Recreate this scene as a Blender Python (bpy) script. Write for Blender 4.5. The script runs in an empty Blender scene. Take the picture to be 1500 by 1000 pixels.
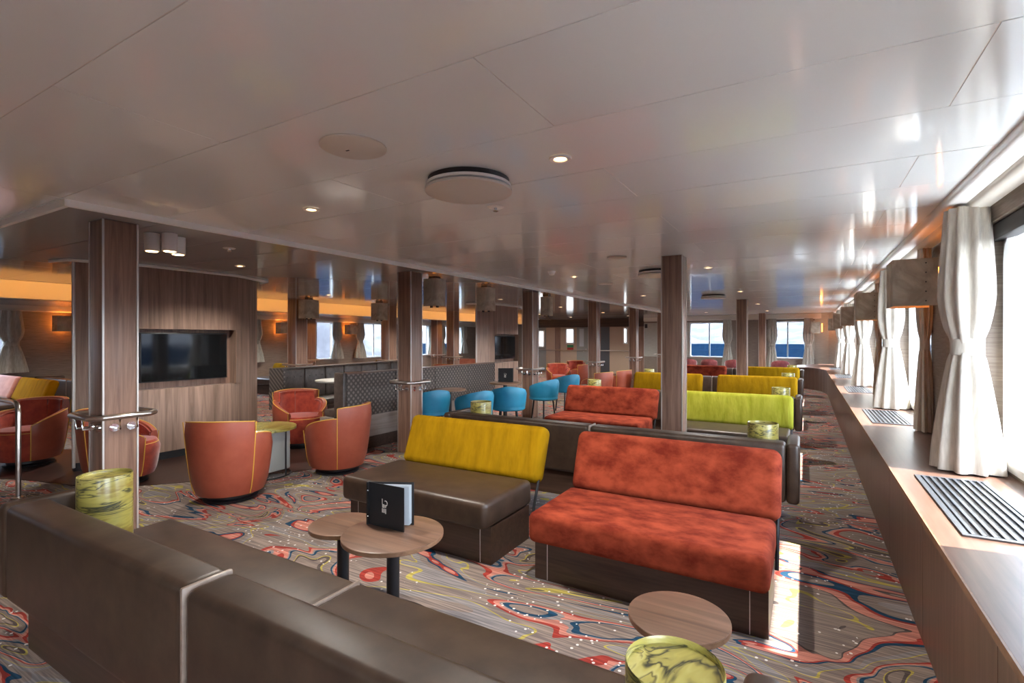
import bpy, bmesh, math, random
from mathutils import Vector, Matrix
random.seed(4)
PI = math.pi
S = bpy.context.scene
COL = S.collection

# ------------------------------------------------------------------ camera
cd = bpy.data.cameras.new('camera'); cam = bpy.data.objects.new('camera', cd); COL.objects.link(cam)
cam.location = (0, 0, 1.5); cam.rotation_euler = (PI/2, 0, math.radians(30.25))
cd.sensor_width = 36; cd.lens = 36*738/1500; cd.shift_y = -4/1500; cd.clip_end = 6000; cd.clip_start = 0.02
S.camera = cam
# ------------------------------------------------------------------ sky, sun, exposure
W = bpy.data.worlds.new('world'); S.world = W; W.use_nodes = True
wn = W.node_tree; wn.nodes.clear()
wo = wn.nodes.new('ShaderNodeOutputWorld'); wb = wn.nodes.new('ShaderNodeBackground')
tc = wn.nodes.new('ShaderNodeTexCoord'); sx = wn.nodes.new('ShaderNodeSeparateXYZ'); wr = wn.nodes.new('ShaderNodeValToRGB')
wn.links.new(tc.outputs['Generated'], sx.inputs[0]); wn.links.new(sx.outputs['Z'], wr.inputs[0])
wr.color_ramp.elements[0].color = (0.86, 0.92, 1.0, 1); wr.color_ramp.elements[1].color = (0.50, 0.68, 1.0, 1)
wn.links.new(wr.outputs[0], wb.inputs[0]); wb.inputs[1].default_value = 6.4
wn.links.new(wb.outputs[0], wo.inputs[0])
sd = bpy.data.lights.new('sun', 'SUN'); so = bpy.data.objects.new('sun', sd); COL.objects.link(so)
sd.energy = 10.0; sd.angle = 0.012; sd.color = (1.0, 0.94, 0.86)
so.rotation_euler = Vector((-1.0, 0.04, -1.24)).to_track_quat('-Z', 'Y').to_euler()
S.view_settings.view_transform = 'Standard'; S.view_settings.look = 'None'
S.view_settings.gamma = 1; S.view_settings.exposure = 1.88; S.view_settings.use_curve_mapping = False
LAMP = 1.0          # strength of the lounge's own downlights

# ------------------------------------------------------------------ helpers
def tag(o, label=None, cat=None, group=None, kind=None):
    if label: o['label'] = label
    if cat: o['category'] = cat
    if group: o['group'] = group
    if kind: o['kind'] = kind
    return o
def link(name, me, mat=None, parent=None, smooth=None):
    if mat and not me.materials: me.materials.append(mat)
    o = bpy.data.objects.new(name, me); COL.objects.link(o)
    if parent: o.parent = parent
    return o
def fin(name, bm, mat, parent=None, smooth=False, ang=40):
    bmesh.ops.recalc_face_normals(bm, faces=bm.faces)
    me = bpy.data.meshes.new(name); bm.to_mesh(me); bm.free()
    if smooth:
        me.polygons.foreach_set('use_smooth', [True]*len(me.polygons))
        me.set_sharp_from_angle(angle=math.radians(ang))
    return link(name, me, mat, parent)
def addbox(bm, x0, x1, y0, y1, z0, z1, bev=0, seg=2):
    m = Matrix.Translation(((x0+x1)/2, (y0+y1)/2, (z0+z1)/2)) @ Matrix.Diagonal((x1-x0, y1-y0, z1-z0, 1))
    r = bmesh.ops.create_cube(bm, size=1, matrix=m)
    if bev:
        es = list({e for v in r['verts'] for e in v.link_edges})
        bmesh.ops.bevel(bm, geom=es, offset=bev, segments=seg, profile=0.5, affect='EDGES')
def box(name, d, mat, parent=None, bev=0, seg=2, smooth=None):
    bm = bmesh.new(); addbox(bm, *d, bev=bev, seg=seg)
    return fin(name, bm, mat, parent, smooth=bool(bev) if smooth is None else smooth)
def addprism(bm, pts, z0, z1):
    a = [bm.verts.new((x, y, z0)) for x, y in pts]; b = [bm.verts.new((x, y, z1)) for x, y in pts]
    bm.faces.new(a); bm.faces.new(b); n = len(pts)
    for i in range(n): bm.faces.new((a[i], a[(i+1) % n], b[(i+1) % n], b[i]))
def prism(name, pts, z0, z1, mat, parent=None, bev=0, seg=2):
    bm = bmesh.new(); addprism(bm, pts, z0, z1)
    bmesh.ops.recalc_face_normals(bm, faces=bm.faces)
    if bev: bmesh.ops.bevel(bm, geom=list(bm.edges), offset=bev, segments=seg, profile=.5, affect='EDGES')
    return fin(name, bm, mat, parent, smooth=bool(bev))
def addlathe(bm, prof, c=(0, 0), n=32):
    rings = []
    for r, z in prof:
        rings.append([bm.verts.new((c[0]+r*math.cos(2*PI*i/n), c[1]+r*math.sin(2*PI*i/n), z)) for i in range(n)])
    for a, b in zip(rings, rings[1:]):
        for i in range(n): bm.faces.new((a[i], a[(i+1) % n], b[(i+1) % n], b[i]))
    bm.faces.new(rings[0]); bm.faces.new(rings[-1])
def lathe(name, prof, mat, parent=None, c=(0, 0), n=32):
    bm = bmesh.new(); addlathe(bm, prof, c, n)
    return fin(name, bm, mat, parent, smooth=True)
def addtube(bm, pts, r, n=8, closed=False):
    pts = [Vector(p) for p in pts]; N = len(pts); rings = []
    up = Vector((0, 0, 1))
    for i, p in enumerate(pts):
        if closed: t = (pts[(i+1) % N]-pts[i-1])
        else: t = pts[min(i+1, N-1)]-pts[max(i-1, 0)]
        t.normalize()
        a = t.cross(up)
        if a.length < 1e-3: a = t.cross(Vector((1, 0, 0)))
        a.normalize(); b = t.cross(a)
        rings.append([bm.verts.new(p+r*(math.cos(2*PI*k/n)*a+math.sin(2*PI*k/n)*b)) for k in range(n)])
    for i in range(N if closed else N-1):
        A, B = rings[i], rings[(i+1) % N]
        for k in range(n): bm.faces.new((A[k], A[(k+1) % n], B[(k+1) % n], B[k]))
    if not closed: bm.faces.new(rings[0]); bm.faces.new(rings[-1])
def tube(name, pts, r, mat, parent=None, n=8, closed=False):
    bm = bmesh.new(); addtube(bm, pts, r, n, closed)
    return fin(name, bm, mat, parent, smooth=True)
def empty(name, loc, label, cat, group=None, rz=0):
    o = bpy.data.objects.new(name, None); COL.objects.link(o); o.location = loc; o.rotation_euler.z = rz
    return tag(o, label, cat, group)
def copy_tree(o, parent=None):
    c = o.copy(); COL.objects.link(c); c.parent = parent
    for ch in list(o.children): copy_tree(ch, c)
    return c
def inst(o, loc, rz=0, label=None, group=None, sc=None):
    c = copy_tree(o); c.location = loc; c.rotation_euler.z = rz
    if label: c['label'] = label
    if group: c['group'] = group
    if sc: c.scale = sc
    return c

# ------------------------------------------------------------------ materials
def nodes(name):
    m = bpy.data.materials.new(name); m.use_nodes = True; t = m.node_tree
    return m, t, t.nodes['Principled BSDF']
def N(t, kind, **kw):
    n = t.nodes.new('ShaderNode'+kind)
    for k, v in kw.items():
        if k.startswith('_'): setattr(n, k[1:], v)
        else: n.inputs[k.replace('__', ' ')].default_value = v
    return n
def ramp(t, stops, interp='LINEAR'):
    r = t.nodes.new('ShaderNodeValToRGB'); e = r.color_ramp; e.interpolation = interp
    while len(e.elements) < len(stops): e.elements.new(0.5)
    for el, (p, c) in zip(e.elements, stops): el.position = p; el.color = (*c, 1)
    return r
def coords(t, scale=(1, 1, 1), rot=(0, 0, 0), src='Object'):
    a = t.nodes.new('ShaderNodeTexCoord'); m = t.nodes.new('ShaderNodeMapping')
    m.inputs['Scale'].default_value = scale; m.inputs['Rotation'].default_value = rot
    t.links.new(a.outputs[src], m.inputs[0]); return m
def bump(t, b, src, s=0.3, d=0.002):
    n = N(t, 'Bump', Strength=s, Distance=d); t.links.new(src, n.inputs['Height']); t.links.new(n.outputs[0], b.inputs['Normal'])
def plain(name, c, rough=0.5, metal=0, coat=0, ior=1.5):
    m, t, b = nodes(name); b.inputs['IOR'].default_value = ior; b.inputs['Base Color'].default_value = (*c, 1)
    b.inputs['Roughness'].default_value = rough; b.inputs['Metallic'].default_value = metal
    if coat: b.inputs['Coat Weight'].default_value = coat; b.inputs['Coat Roughness'].default_value = .09; b.inputs['Coat IOR'].default_value = 1.6
    return m
def noisy(name, c0, c1, scale=(5, 5, 5), detail=4, rough=0.5, bs=0.2, bd=0.002, sheen=0, lo=.35, hi=.65, rot=(0, 0, 0), metal=0, coat=0, dist=0, spec=.5):
    m, t, b = nodes(name); b.inputs['Specular IOR Level'].default_value = spec; mp = coords(t, scale, rot)
    n = N(t, 'TexNoise', Scale=1.0, Detail=detail, Roughness=0.6, Distortion=dist); t.links.new(mp.outputs[0], n.inputs['Vector'])
    r = ramp(t, [(lo, c0), (hi, c1)]); t.links.new(n.outputs['Fac'], r.inputs[0]); t.links.new(r.outputs[0], b.inputs['Base Color'])
    b.inputs['Roughness'].default_value = rough; b.inputs['Metallic'].default_value = metal
    if coat: b.inputs['Coat Weight'].default_value = coat; b.inputs['Coat Roughness'].default_value = .15
    if sheen: b.inputs['Sheen Weight'].default_value = sheen; b.inputs['Sheen Roughness'].default_value = .4
    if bs: bump(t, b, n.outputs['Fac'], bs, bd)
    return m
def emit(name, c, s):
    m, t, b = nodes(name); b.inputs['Base Color'].default_value = (*c, 1)
    b.inputs['Emission Color'].default_value = (*c, 1); b.inputs['Emission Strength'].default_value = s
    return m
def wood(name, c0, c1, axis, rough=0.35, k=1.0):
    sc = [26*k, 26*k, 26*k]; sc[axis] = 1.3*k
    return noisy(name, c0, c1, tuple(sc), 5, rough, .08, .001, lo=.3, hi=.7, dist=.6)
WD0, WD1 = (.055, .028, .017), (.155, .082, .052)
M = {}
M['woodz'] = wood('walnut_upright', (0.1615, 0.0884, 0.0629), (0.3655, 0.2210, 0.1564), 2)
M['consolewood'] = wood('walnut_console', (.066, .035, .024), (.15, .088, .06), 2)
M['woodx'] = wood('walnut_level', (.024, .012, .0075), (.075, .040, .026), 0)
M['woody'] = wood('walnut_long', (0.0850, 0.0442, 0.0306), (0.1530, 0.0850, 0.0612), 1, .32)
M['tabletop'] = wood('walnut_table', (0.0750, 0.0413, 0.0270), (0.1950, 0.1125, 0.0750), 0, .3, .8)
M['tableedge'] = wood('walnut_edge', (0.1600, 0.0800, 0.0440), (0.2560, 0.1440, 0.0800), 0, .4)
M['darkfloor'] = wood('dark_wood_floor', (.018, .007, .005), (.045, .018, .012), 1, .35)
M['panelwood'] = wood('panel_wood', (0.1860, 0.1209, 0.0884), (0.4340, 0.2868, 0.2170), 2, .38, .75)
M['palewood'] = wood('pale_laminate', (.24, .19, .165), (.34, .28, .25), 1, .4)
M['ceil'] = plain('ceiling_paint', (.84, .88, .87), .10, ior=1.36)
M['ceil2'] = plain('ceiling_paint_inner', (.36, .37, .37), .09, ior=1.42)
M['ceilback'] = plain('ceiling_joint', (.70, .66, .60), .5)
M['white'] = plain('white_paint', (.88, .87, .84), .35)
M['trimalu'] = plain('bright_trim', (.95, .94, .91), .4)
M['cream'] = plain('cream_paint', (.70, .66, .58), .35)
M['winframe'] = plain('window_frame_white', (.80, .83, .84), .3)
M['steel'] = plain('brushed_steel', (.55, .50, .46), .28, 1)
M['chrome'] = plain('chrome', (.8, .8, .8), .12, 1)
M['alu'] = plain('edge_strip', (.62, .58, .54), .35, .6)
M['black'] = plain('black_metal', (.012, .012, .014), .4)
M['slate'] = plain('vent_metal', (.10, .11, .125), .35, .5)
M['leather'] = noisy('brown_leather', (.026, .0135, .0078), (.050, .029, .0175), (9, 9, 9), 8, .42, .25, .002)
M['leatherdark'] = noisy('dark_brown_leather', (.045, .033, .028), (.085, .064, .055), (14, 14, 14), 6, .38, .3, .002)
M['seam'] = noisy('leather_seam', (0.1520, 0.1080, 0.0800), (0.2000, 0.1480, 0.1160), (20, 20, 20), 3, .4, 0)
M['yellow'] = noisy('yellow_velvet', (.225, .118, .001), (.30, .16, .002), (13, 3, 3), 3, .9, .8, .02, spec=.08)
M['lime'] = noisy('lime_velvet', (.21, .21, .013), (.29, .28, .03), (13, 3, 3), 3, .9, .8, .02, spec=.1)
M['salmon'] = noisy('salmon_velvet', (.115, .0135, .0065), (.275, .048, .021), (6, 9, 9), 8, .9, .2, .004, 0, .36, .64, spec=.1)
M['pink'] = noisy('pink_velvet', (0.3375, 0.1200, 0.0900), (0.4500, 0.1950, 0.1500), (5, 7, 7), 5, .7, .2, .004, .5)
M['orange'] = noisy('orange_leather', (.27, .052, .026), (.35, .080, .042), (4, 4, 4), 6, .42, .15, .001)
M['red'] = noisy('red_velvet', (0.2400, 0.0210, 0.0090), (0.3750, 0.0450, 0.0165), (12, 12, 12), 5, .8, .2, .002, .4)
M['maroon'] = noisy('maroon_velvet', (.16, .025, .03), (.24, .05, .05), (10, 10, 10), 5, .8, .2, .002, .4)
M['piping'] = plain('yellow_piping', (.62, .34, .05), .5)
M['blue'] = noisy('blue_leather', (0.0096, 0.1680, 0.2960), (0.0200, 0.2240, 0.3680), (4, 4, 4), 4, .45, .1, .001)
M['linen'] = noisy('curtain_linen', (0.4680, 0.4212, 0.3510), (0.5928, 0.5460, 0.4680), (60, 60, 8), 3, .9, .2, .001, .2)
M['linengrey'] = noisy('grey_curtain', (.34, .33, .28), (.46, .44, .38), (60, 60, 8), 3, .9, .2, .001)
M['wallcloth'] = noisy('wall_cloth', (.20, .155, .125), (.32, .265, .22), (5, 5, 90), 4, .7, .3, .001, lo=.3, hi=.7)
M['wallclothpale'] = noisy('wall_cloth_pale', (.42, .42, .37), (.56, .56, .50), (5, 5, 90), 4, .7, .3, .001, lo=.3, hi=.7)
M['parch'] = noisy('parchment', (.34, .285, .21), (.60, .53, .42), (3.5, 3.5, 3.5), 5, .6, .2, .002, dist=1.2)
M['screen'] = plain('black_screen', (.006, .007, .008), .06)
M['paper'] = plain('pages', (.55, .60, .64), .35)
M['cardblack'] = plain('menu_cover', (.012, .013, .015), .45)
M['print'] = plain('menu_print', (.55, .50, .44), .5)
M['bulb'] = emit('downlight_glow', (1.0, .66, .32), 4)
M['amber'] = emit('amber_glow', (1.0, .30, .04), 3)
M['led'] = emit('led_strip', (1.0, .44, .10), 8)
M['blind'] = plain('roller_blind', (.035, .033, .032), .5)
M['beige'] = plain('beige_panel', (.50, .38, .28), .45)
M['greydoor'] = plain('grey_door', (.30, .31, .29), .4)
M['signgreen'] = plain('sign_green', (.03, .22, .08), .5)
M['signred'] = plain('sign_red', (.45, .03, .03), .5)

def glass(name='window_glass', c=(.93, .96, .97)):
    m, t, b = nodes(name); o = t.nodes['Material Output']; t.nodes.remove(b)
    tr = N(t, 'BsdfTransparent'); tr.inputs[0].default_value = (*c, 1)
    g = N(t, 'BsdfGlossy', Roughness=.02); f = N(t, 'Fresnel', IOR=1.45); ge = N(t, 'NewGeometry'); mr = N(t, 'MapRange'); mr.inputs['To Min'].default_value = 1.45; mr.inputs['To Max'].default_value = 1/1.45
    t.links.new(ge.outputs['Backfacing'], mr.inputs[0]); t.links.new(mr.outputs[0], f.inputs['IOR']); mx = N(t, 'MixShader')
    t.links.new(f.outputs[0], mx.inputs[0]); t.links.new(tr.outputs[0], mx.inputs[1]); t.links.new(g.outputs[0], mx.inputs[2])
    t.links.new(mx.outputs[0], o.inputs[0]); return m
M['glass'] = glass(); M['dimmed'] = glass('dimmed_glass', (.62, .65, .66))  # grey tint added to dim the view through front and port panes

def carpet():
    m, t, b = nodes('marbled_carpet'); L = t.links.new
    mp = coords(t, (.50, 1.15, 1))
    w1 = N(t, 'TexNoise', Scale=.9, Detail=1.5, Roughness=.45); L(mp.outputs[0], w1.inputs['Vector'])
    sub = N(t, 'VectorMath', _operation='SUBTRACT'); sub.inputs[1].default_value = (.5, .5, .5); L(w1.outputs['Color'], sub.inputs[0])
    scl = N(t, 'VectorMath', _operation='SCALE'); scl.inputs['Scale'].default_value = 1.5; L(sub.outputs[0], scl.inputs[0])
    add = N(t, 'VectorMath', _operation='ADD'); L(mp.outputs[0], add.inputs[0]); L(scl.outputs[0], add.inputs[1])
    n = N(t, 'TexNoise', Scale=1.5, Detail=2.4, Roughness=.42, Distortion=1.2); L(add.outputs[0], n.inputs['Vector'])
    taupe, dk = (.205, .162, .138), (.085, .066, .06)
    sal, red, navy, yel, gry = (.45, .18, .135), (.27, .035, .025), (.012, .045, .085), (.36, .30, .07), (.21, .19, .185)
    r = ramp(t, [(0, taupe), (.255, yel), (.265, taupe), (.32, dk), (.327, sal), (.364, red), (.378, navy), (.392, taupe), (.43, gry), (.47, yel), (.479, taupe),
                 (.535, red), (.548, sal), (.565, gry), (.572, navy), (.584, taupe), (.632, yel), (.640, dk), (.655, taupe), (.70, sal), (.725, red), (.74, taupe)], 'CONSTANT')
    L(n.outputs['Fac'], r.inputs[0])
    # fine woven lines and pale specks
    mp2 = coords(t, (3, 90, 1)); ln = N(t, 'TexNoise', Scale=1.0, Detail=2); L(mp2.outputs[0], ln.inputs['Vector'])
    lr = ramp(t, [(.42, (.62, .62, .66)), (.62, (1.28, 1.26, 1.24))]); L(ln.outputs['Fac'], lr.inputs[0])
    mul = N(t, 'MixRGB', _blend_type='MULTIPLY', Fac=.85); L(r.outputs[0], mul.inputs[1]); L(lr.outputs[0], mul.inputs[2])
    mp3 = coords(t, (1, 1, 0)); v = N(t, 'TexVoronoi', Scale=22.0); L(mp3.outputs[0], v.inputs['Vector'])
    lt = N(t, 'Math', _operation='LESS_THAN'); lt.inputs[1].default_value = .17; L(v.outputs['Distance'], lt.inputs[0])
    sp = N(t, 'TexNoise', Scale=1.3, Detail=1); L(mp3.outputs[0], sp.inputs['Vector'])
    gt = N(t, 'Math', _operation='GREATER_THAN'); gt.inputs[1].default_value = .5; L(sp.outputs['Fac'], gt.inputs[0])
    an = N(t, 'Math', _operation='MULTIPLY'); L(lt.outputs[0], an.inputs[0]); L(gt.outputs[0], an.inputs[1])
    mx = N(t, 'MixRGB'); mx.inputs[2].default_value = (.60, .57, .54, 1); L(an.outputs[0], mx.inputs[0]); L(mul.outputs[0], mx.inputs[1])
    L(mx.outputs[0], b.inputs['Base Color']); b.inputs['Roughness'].default_value = .95
    b.inputs['Specular IOR Level'].default_value = .15
    bump(t, b, ln.outputs['Fac'], .4, .003); return m
M['carpet'] = carpet()

def marble():
    m, t, b = nodes('olive_marbled_shade'); L = t.links.new
    mp = coords(t, (1.5, 1.5, 7)); n1 = N(t, 'TexNoise', Scale=1.6, Detail=3, Distortion=1.0); L(mp.outputs[0], n1.inputs['Vector'])
    sub = N(t, 'VectorMath', _operation='SCALE'); sub.inputs['Scale'].default_value = 1.6; L(n1.outputs['Color'], sub.inputs[0])
    add = N(t, 'VectorMath', _operation='ADD'); L(mp.outputs[0], add.inputs[0]); L(sub.outputs[0], add.inputs[1])
    n = N(t, 'TexNoise', Scale=1.5, Detail=4, Roughness=.5); L(add.outputs[0], n.inputs['Vector'])
    y0, y1, dk = (.34, .29, .07), (.20, .14, .028), (.018, .02, .014)
    r = ramp(t, [(.30, y1), (.40, y0), (.455, (.26, .22, .055)), (.48, dk), (.512, y0), (.56, (.42, .37, .12)), (.585, (.10, .08, .025)), (.60, y0), (.72, y1)])
    L(n.outputs['Fac'], r.inputs[0]); L(r.outputs[0], b.inputs['Base Color'])
    b.inputs['Roughness'].default_value = .28; return m
M['marble'] = marble()

def weave():
    m, t, b = nodes('patterned_fabric'); L = t.links.new
    mp = coords(t, (1, 1, 1)); w = N(t, 'TexWave', _wave_type='BANDS', _bands_direction='DIAGONAL', Scale=8.0, Distortion=0)
    L(mp.outputs[0], w.inputs['Vector'])
    mp2 = coords(t, (1, -1, 1)); w2 = N(t, 'TexWave', _wave_type='BANDS', _bands_direction='DIAGONAL', Scale=8.0); 
    mp2.inputs['Scale'].default_value = (1, -1, 1); L(mp2.outputs[0], w2.inputs['Vector'])
    mu = N(t, 'Math', _operation='MULTIPLY'); L(w.outputs['Fac'], mu.inputs[0]); L(w2.outputs['Fac'], mu.inputs[1])
    r = ramp(t, [(.05, (.06, .047, .041)), (.3, (.12, .095, .082)), (.8, (.19, .155, .135))]); L(mu.outputs[0], r.inputs[0])
    L(r.outputs[0], b.inputs['Base Color']); b.inputs['Roughness'].default_value = .7; return m
M['weave'] = weave()

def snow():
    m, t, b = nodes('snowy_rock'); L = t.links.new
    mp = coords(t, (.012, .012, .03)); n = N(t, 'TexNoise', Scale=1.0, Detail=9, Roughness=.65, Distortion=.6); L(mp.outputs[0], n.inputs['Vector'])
    r = ramp(t, [(.42, (.018, .019, .025)), (.50, (.033, .035, .043)), (.56, (.08, .083, .092))]); L(n.outputs['Fac'], r.inputs[0])  # dimness of the outdoor view put into the snow and rock colour
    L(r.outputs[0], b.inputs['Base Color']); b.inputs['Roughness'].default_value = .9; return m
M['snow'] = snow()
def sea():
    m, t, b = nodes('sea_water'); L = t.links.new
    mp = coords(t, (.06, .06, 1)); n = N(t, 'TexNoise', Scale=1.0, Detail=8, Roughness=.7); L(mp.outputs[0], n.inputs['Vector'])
    r = ramp(t, [(.38, (.001, .004, .010)), (.68, (.004, .010, .020))]); L(n.outputs['Fac'], r.inputs[0]); L(r.outputs[0], b.inputs['Base Color'])  # water coloured darker than real to dim the outdoor view
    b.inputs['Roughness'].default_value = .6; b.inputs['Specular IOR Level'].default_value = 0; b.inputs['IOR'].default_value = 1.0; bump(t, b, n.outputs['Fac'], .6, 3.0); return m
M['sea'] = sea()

# ------------------------------------------------------------------ the room shell
XR, XL, YB, YF = 1.10, -14.3, -3.6, 21.2
ZU, ZL = 2.42, 2.38
floor = tag(box('floor', (XL, 1.3, YB, YF+.2, -.1, 0), M['carpet']), 'marbled swirl carpet in taupe, coral, navy and yellow', kind='structure')
arc = [(-7.6, 1.85), (-7.14, 2.02), (-6.5, 2.18), (-5.88, 2.5), (-5.5, 2.95), (-5.2, 3.4), (-4.95, 3.7), (-4.85, 4.2), (-5.0, 4.9), (-5.6, 5.4), (-8.5, 5.6), (-8.7, 2.0)]
tag(prism('floor_inlay', arc, 0, .004, M['darkfloor'], floor), 'dark red-brown wooden floor around the screen wall')

# ceilings of overlapping staggered panels
ceiling = tag(box('ceiling', (XL, 1.3, YB, YF+.2, 2.66, 2.74), M['ceilback']), 'glossy beige panelled ceiling', kind='structure')
PW, PL = .62, 2.86
def panels(x0, x1, y0, y1, z, mat, phase=0):
    backing = box('backing', (x0, x1, y0, y1, z+.0035, z+.03), M['ceilback'], ceiling)
    cache = {}
    j0 = math.floor((y0-.74)/PW)
    for j in range(j0, int((y1-.74)/PW)+1):
        a, b = max(y0, .74+j*PW), min(y1, .74+(j+1)*PW)
        if b-a < .02: continue
        off = -2.37 if j % 2 == 0 else -.94
        i = math.floor((x0-off)/PL)
        while off+i*PL < x1:
            c, d = max(x0, off+i*PL), min(x1, off+(i+1)*PL); i += 1
            if d-c < .02: continue
            key = (round(d-c, 3), round(b-a, 3))
            if key not in cache:
                bm = bmesh.new(); w, h = key; addbox(bm, -w/2+.0025, w/2-.0025, -h/2+.0025, h/2-.0025, 0, .012)
                me = bpy.data.meshes.new('ceiling_panel'); bm.to_mesh(me); bm.free(); me.materials.append(mat); cache[key] = me
            p = link('ceiling_panel', cache[key], None, ceiling); p.location = ((c+d)/2, (a+b)/2, z+random.uniform(0, .0012))
XT, YT = -4.22, 1.39
panels(XT, .80, YB, YF, ZU, M['ceil'])
panels(-10.2, XT, YB, YT, ZU, M['ceil'])
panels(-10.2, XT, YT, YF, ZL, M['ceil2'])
# edge trim of the inner, lower ceiling
def struct(o): o['kind'] = 'structure'; return o
bm = bmesh.new(); addbox(bm, XT-.02, XT+.014, YT-.012, YF, ZL-.004, ZU+.006)
for v in bm.verts:
    if v.co.z < ZL+.01 and v.co.x > XT: v.co.x -= .007
struct(fin('trim_1', bm, M['trimalu']))
struct(box('trim_2', (-10.2, XT+.012, YT-.012, YT+.02, ZL-.006, ZU+.006), M['trimalu'], bev=.003))
# amber cove on the port side
cove = struct(box('trim_3', (-11.12, -10.9, YB, YF, 2.15, 2.64), M['cream']))
struct(box('trim_4', (-10.27, -10.2, YB, YF, ZL, ZL+.05), M['cream']))
for i, y in enumerate((-1, 6, 13)):
    tag(box('led_strip', (-10.30, -10.275, y, y+6.8, 2.40, 2.42), M['led']), ['nearest', 'middle', 'farthest'][i]+' amber light strip hidden in the port ceiling cove', 'light strip', 'cove light strips')
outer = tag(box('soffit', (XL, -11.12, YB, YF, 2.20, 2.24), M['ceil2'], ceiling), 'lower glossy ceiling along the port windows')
# coving between ceiling and starboard wall: stepped mouldings
struct(box('trim_5', (.79, .90, YB, 20.0, 2.365, 2.46), M['white'], bev=.02, seg=3))
struct(box('trim_6', (.895, 1.02, YB, 20.0, 2.33, 2.45), M['cream'], bev=.03, seg=3))
struct(box('wall_back', (XL, 1.3, YB-.15, YB, 0, 2.7), M['wallcloth']))

# ---- windows
wcount = [0]
def rrect(cx, cz, w, h, r, n=5):
    pts = []
    for qx, qz, a0 in ((1, 1, 0), (-1, 1, 90), (-1, -1, 180), (1, -1, 270)):
        for k in range(n+1):
            a = math.radians(a0+90*k/n); pts.append((cx+qx*(w/2-r)+r*math.cos(a), cz+qz*(h/2-r)+r*math.sin(a)))
    return pts
def window(c, w, z0, z1, plane, at, facing, r=.16, fr=.07, mullion=False, depth=.09):
    """plane 'x': the pane lies at X=at and spans Y; plane 'y': at Y=at, spans X"""
    wcount[0] += 1
    cz, h = (z0+z1)/2, z1-z0
    P3 = (lambda u, z, d: (at+d, u, z)) if plane == 'x' else (lambda u, z, d: (u, at+d, z))
    out = rrect(c, cz, w, h, .004); inn = rrect(c, cz, w-2*fr, h-2*fr, r)
    bm = bmesh.new(); n = len(out); d = depth*facing
    vo = [[bm.verts.new(P3(*p, q)) for p in out] for q in (0, d)]
    vi = [[bm.verts.new(P3(*p, q)) for p in inn] for q in (0, d)]
    mid = rrect(c, cz, w-2*fr+.05, h-2*fr+.05, r+.02); vm = [bm.verts.new(P3(*p, d*1.25)) for p in mid]
    for i in range(n):
        k = (i+1) % n
        bm.faces.new((vo[0][i], vo[0][k], vi[0][k], vi[0][i])); bm.faces.new((vo[0][i], vo[0][k], vo[1][k], vo[1][i]))
        bm.faces.new((vo[1][i], vo[1][k], vm[k], vm[i])); bm.faces.new((vm[i], vm[k], vi[1][k], vi[1][i])); bm.faces.new((vi[0][i], vi[0][k], vi[1][k], vi[1][i]))
    o = struct(fin('window_%d' % wcount[0], bm, M['winframe'], smooth=True, ang=35))
    bm = bmesh.new(); bm.faces.new([bm.verts.new(P3(*p, d*.3)) for p in inn]); fin('pane', bm, M['dimmed' if mullion else 'glass'], o)
    if mullion:
        if plane == 'x': box('mullion', (at-.02, at+.03, c-.025, c+.025, z0+fr*.5, z1-fr*.5), M['winframe'], o)
        else: box('mullion', (c-.025, c+.025, at-.02, at+.03, z0+fr*.5, z1-fr*.5), M['winframe'], o)
    return o
def curtain(name, x, y, z0, z1, ax, ay, mat, label, cat='curtain', group=None, tie=.47, folds=9, waist=.55, seed=0):
    """gathered bundle, elliptical in plan (half widths ax, ay), tied at a fraction of its height"""
    e = empty(name, (x, y, z0), label, cat, group); H = z1-z0
    def prof(t):
        if t < tie: q = t/tie; return 1.2-(1.2-waist)*q**1.4
        q = (t-tie)/(1-tie); return waist+(.95-waist)*math.sin(min(1, q*2.4)*PI/2)-.22*max(0, q-.4)/.6
    bm = bmesh.new(); rings = []; n = 72
    rnd = random.Random(seed); ph = [rnd.uniform(0, 6) for _ in range(4)]
    for j in range(25):
        t = j/24; s = prof(t); ring = []
        for i in range(n):
            a = 2*PI*i/n
            f = 1+(.13+.07*abs(t-tie))*math.sin(folds*a+ph[0]+.5*math.sin(3*t+ph[1]))+.06*math.sin((folds-4)*a+ph[2]+t*2)
            if abs(t-tie) < .05: f = 1+.3*(f-1)
            ring.append(bm.verts.new((ax*s*f*math.cos(a), ay*s*f*math.sin(a), H*t)))
        rings.append(ring)
    for a, b in zip(rings, rings[1:]):
        for i in range(n): bm.faces.new((a[i], a[(i+1) % n], b[(i+1) % n], b[i]))
    bm.faces.new(rings[0]); bm.faces.new(rings[-1])
    fin('fabric', bm, mat, e, smooth=True, ang=80)
    bm = bmesh.new(); k = waist*1.1
    pr = []
    for s, z in ((1, -.055), (1.06, -.05), (1.06, .05), (1, .055)):
        pr.append([bm.verts.new((ax*k*s*math.cos(2*PI*i/32), ay*k*s*math.sin(2*PI*i/32), H*tie+z)) for i in range(32)])
    for a, b in zip(pr, pr[1:]):
        for i in range(32): bm.faces.new((a[i], a[(i+1) % 32], b[(i+1) % 32], b[i]))
    bm.faces.new(pr[0]); bm.faces.new(pr[-1])
    fin('tieback', bm, mat, e, smooth=True)
    return e

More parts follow.
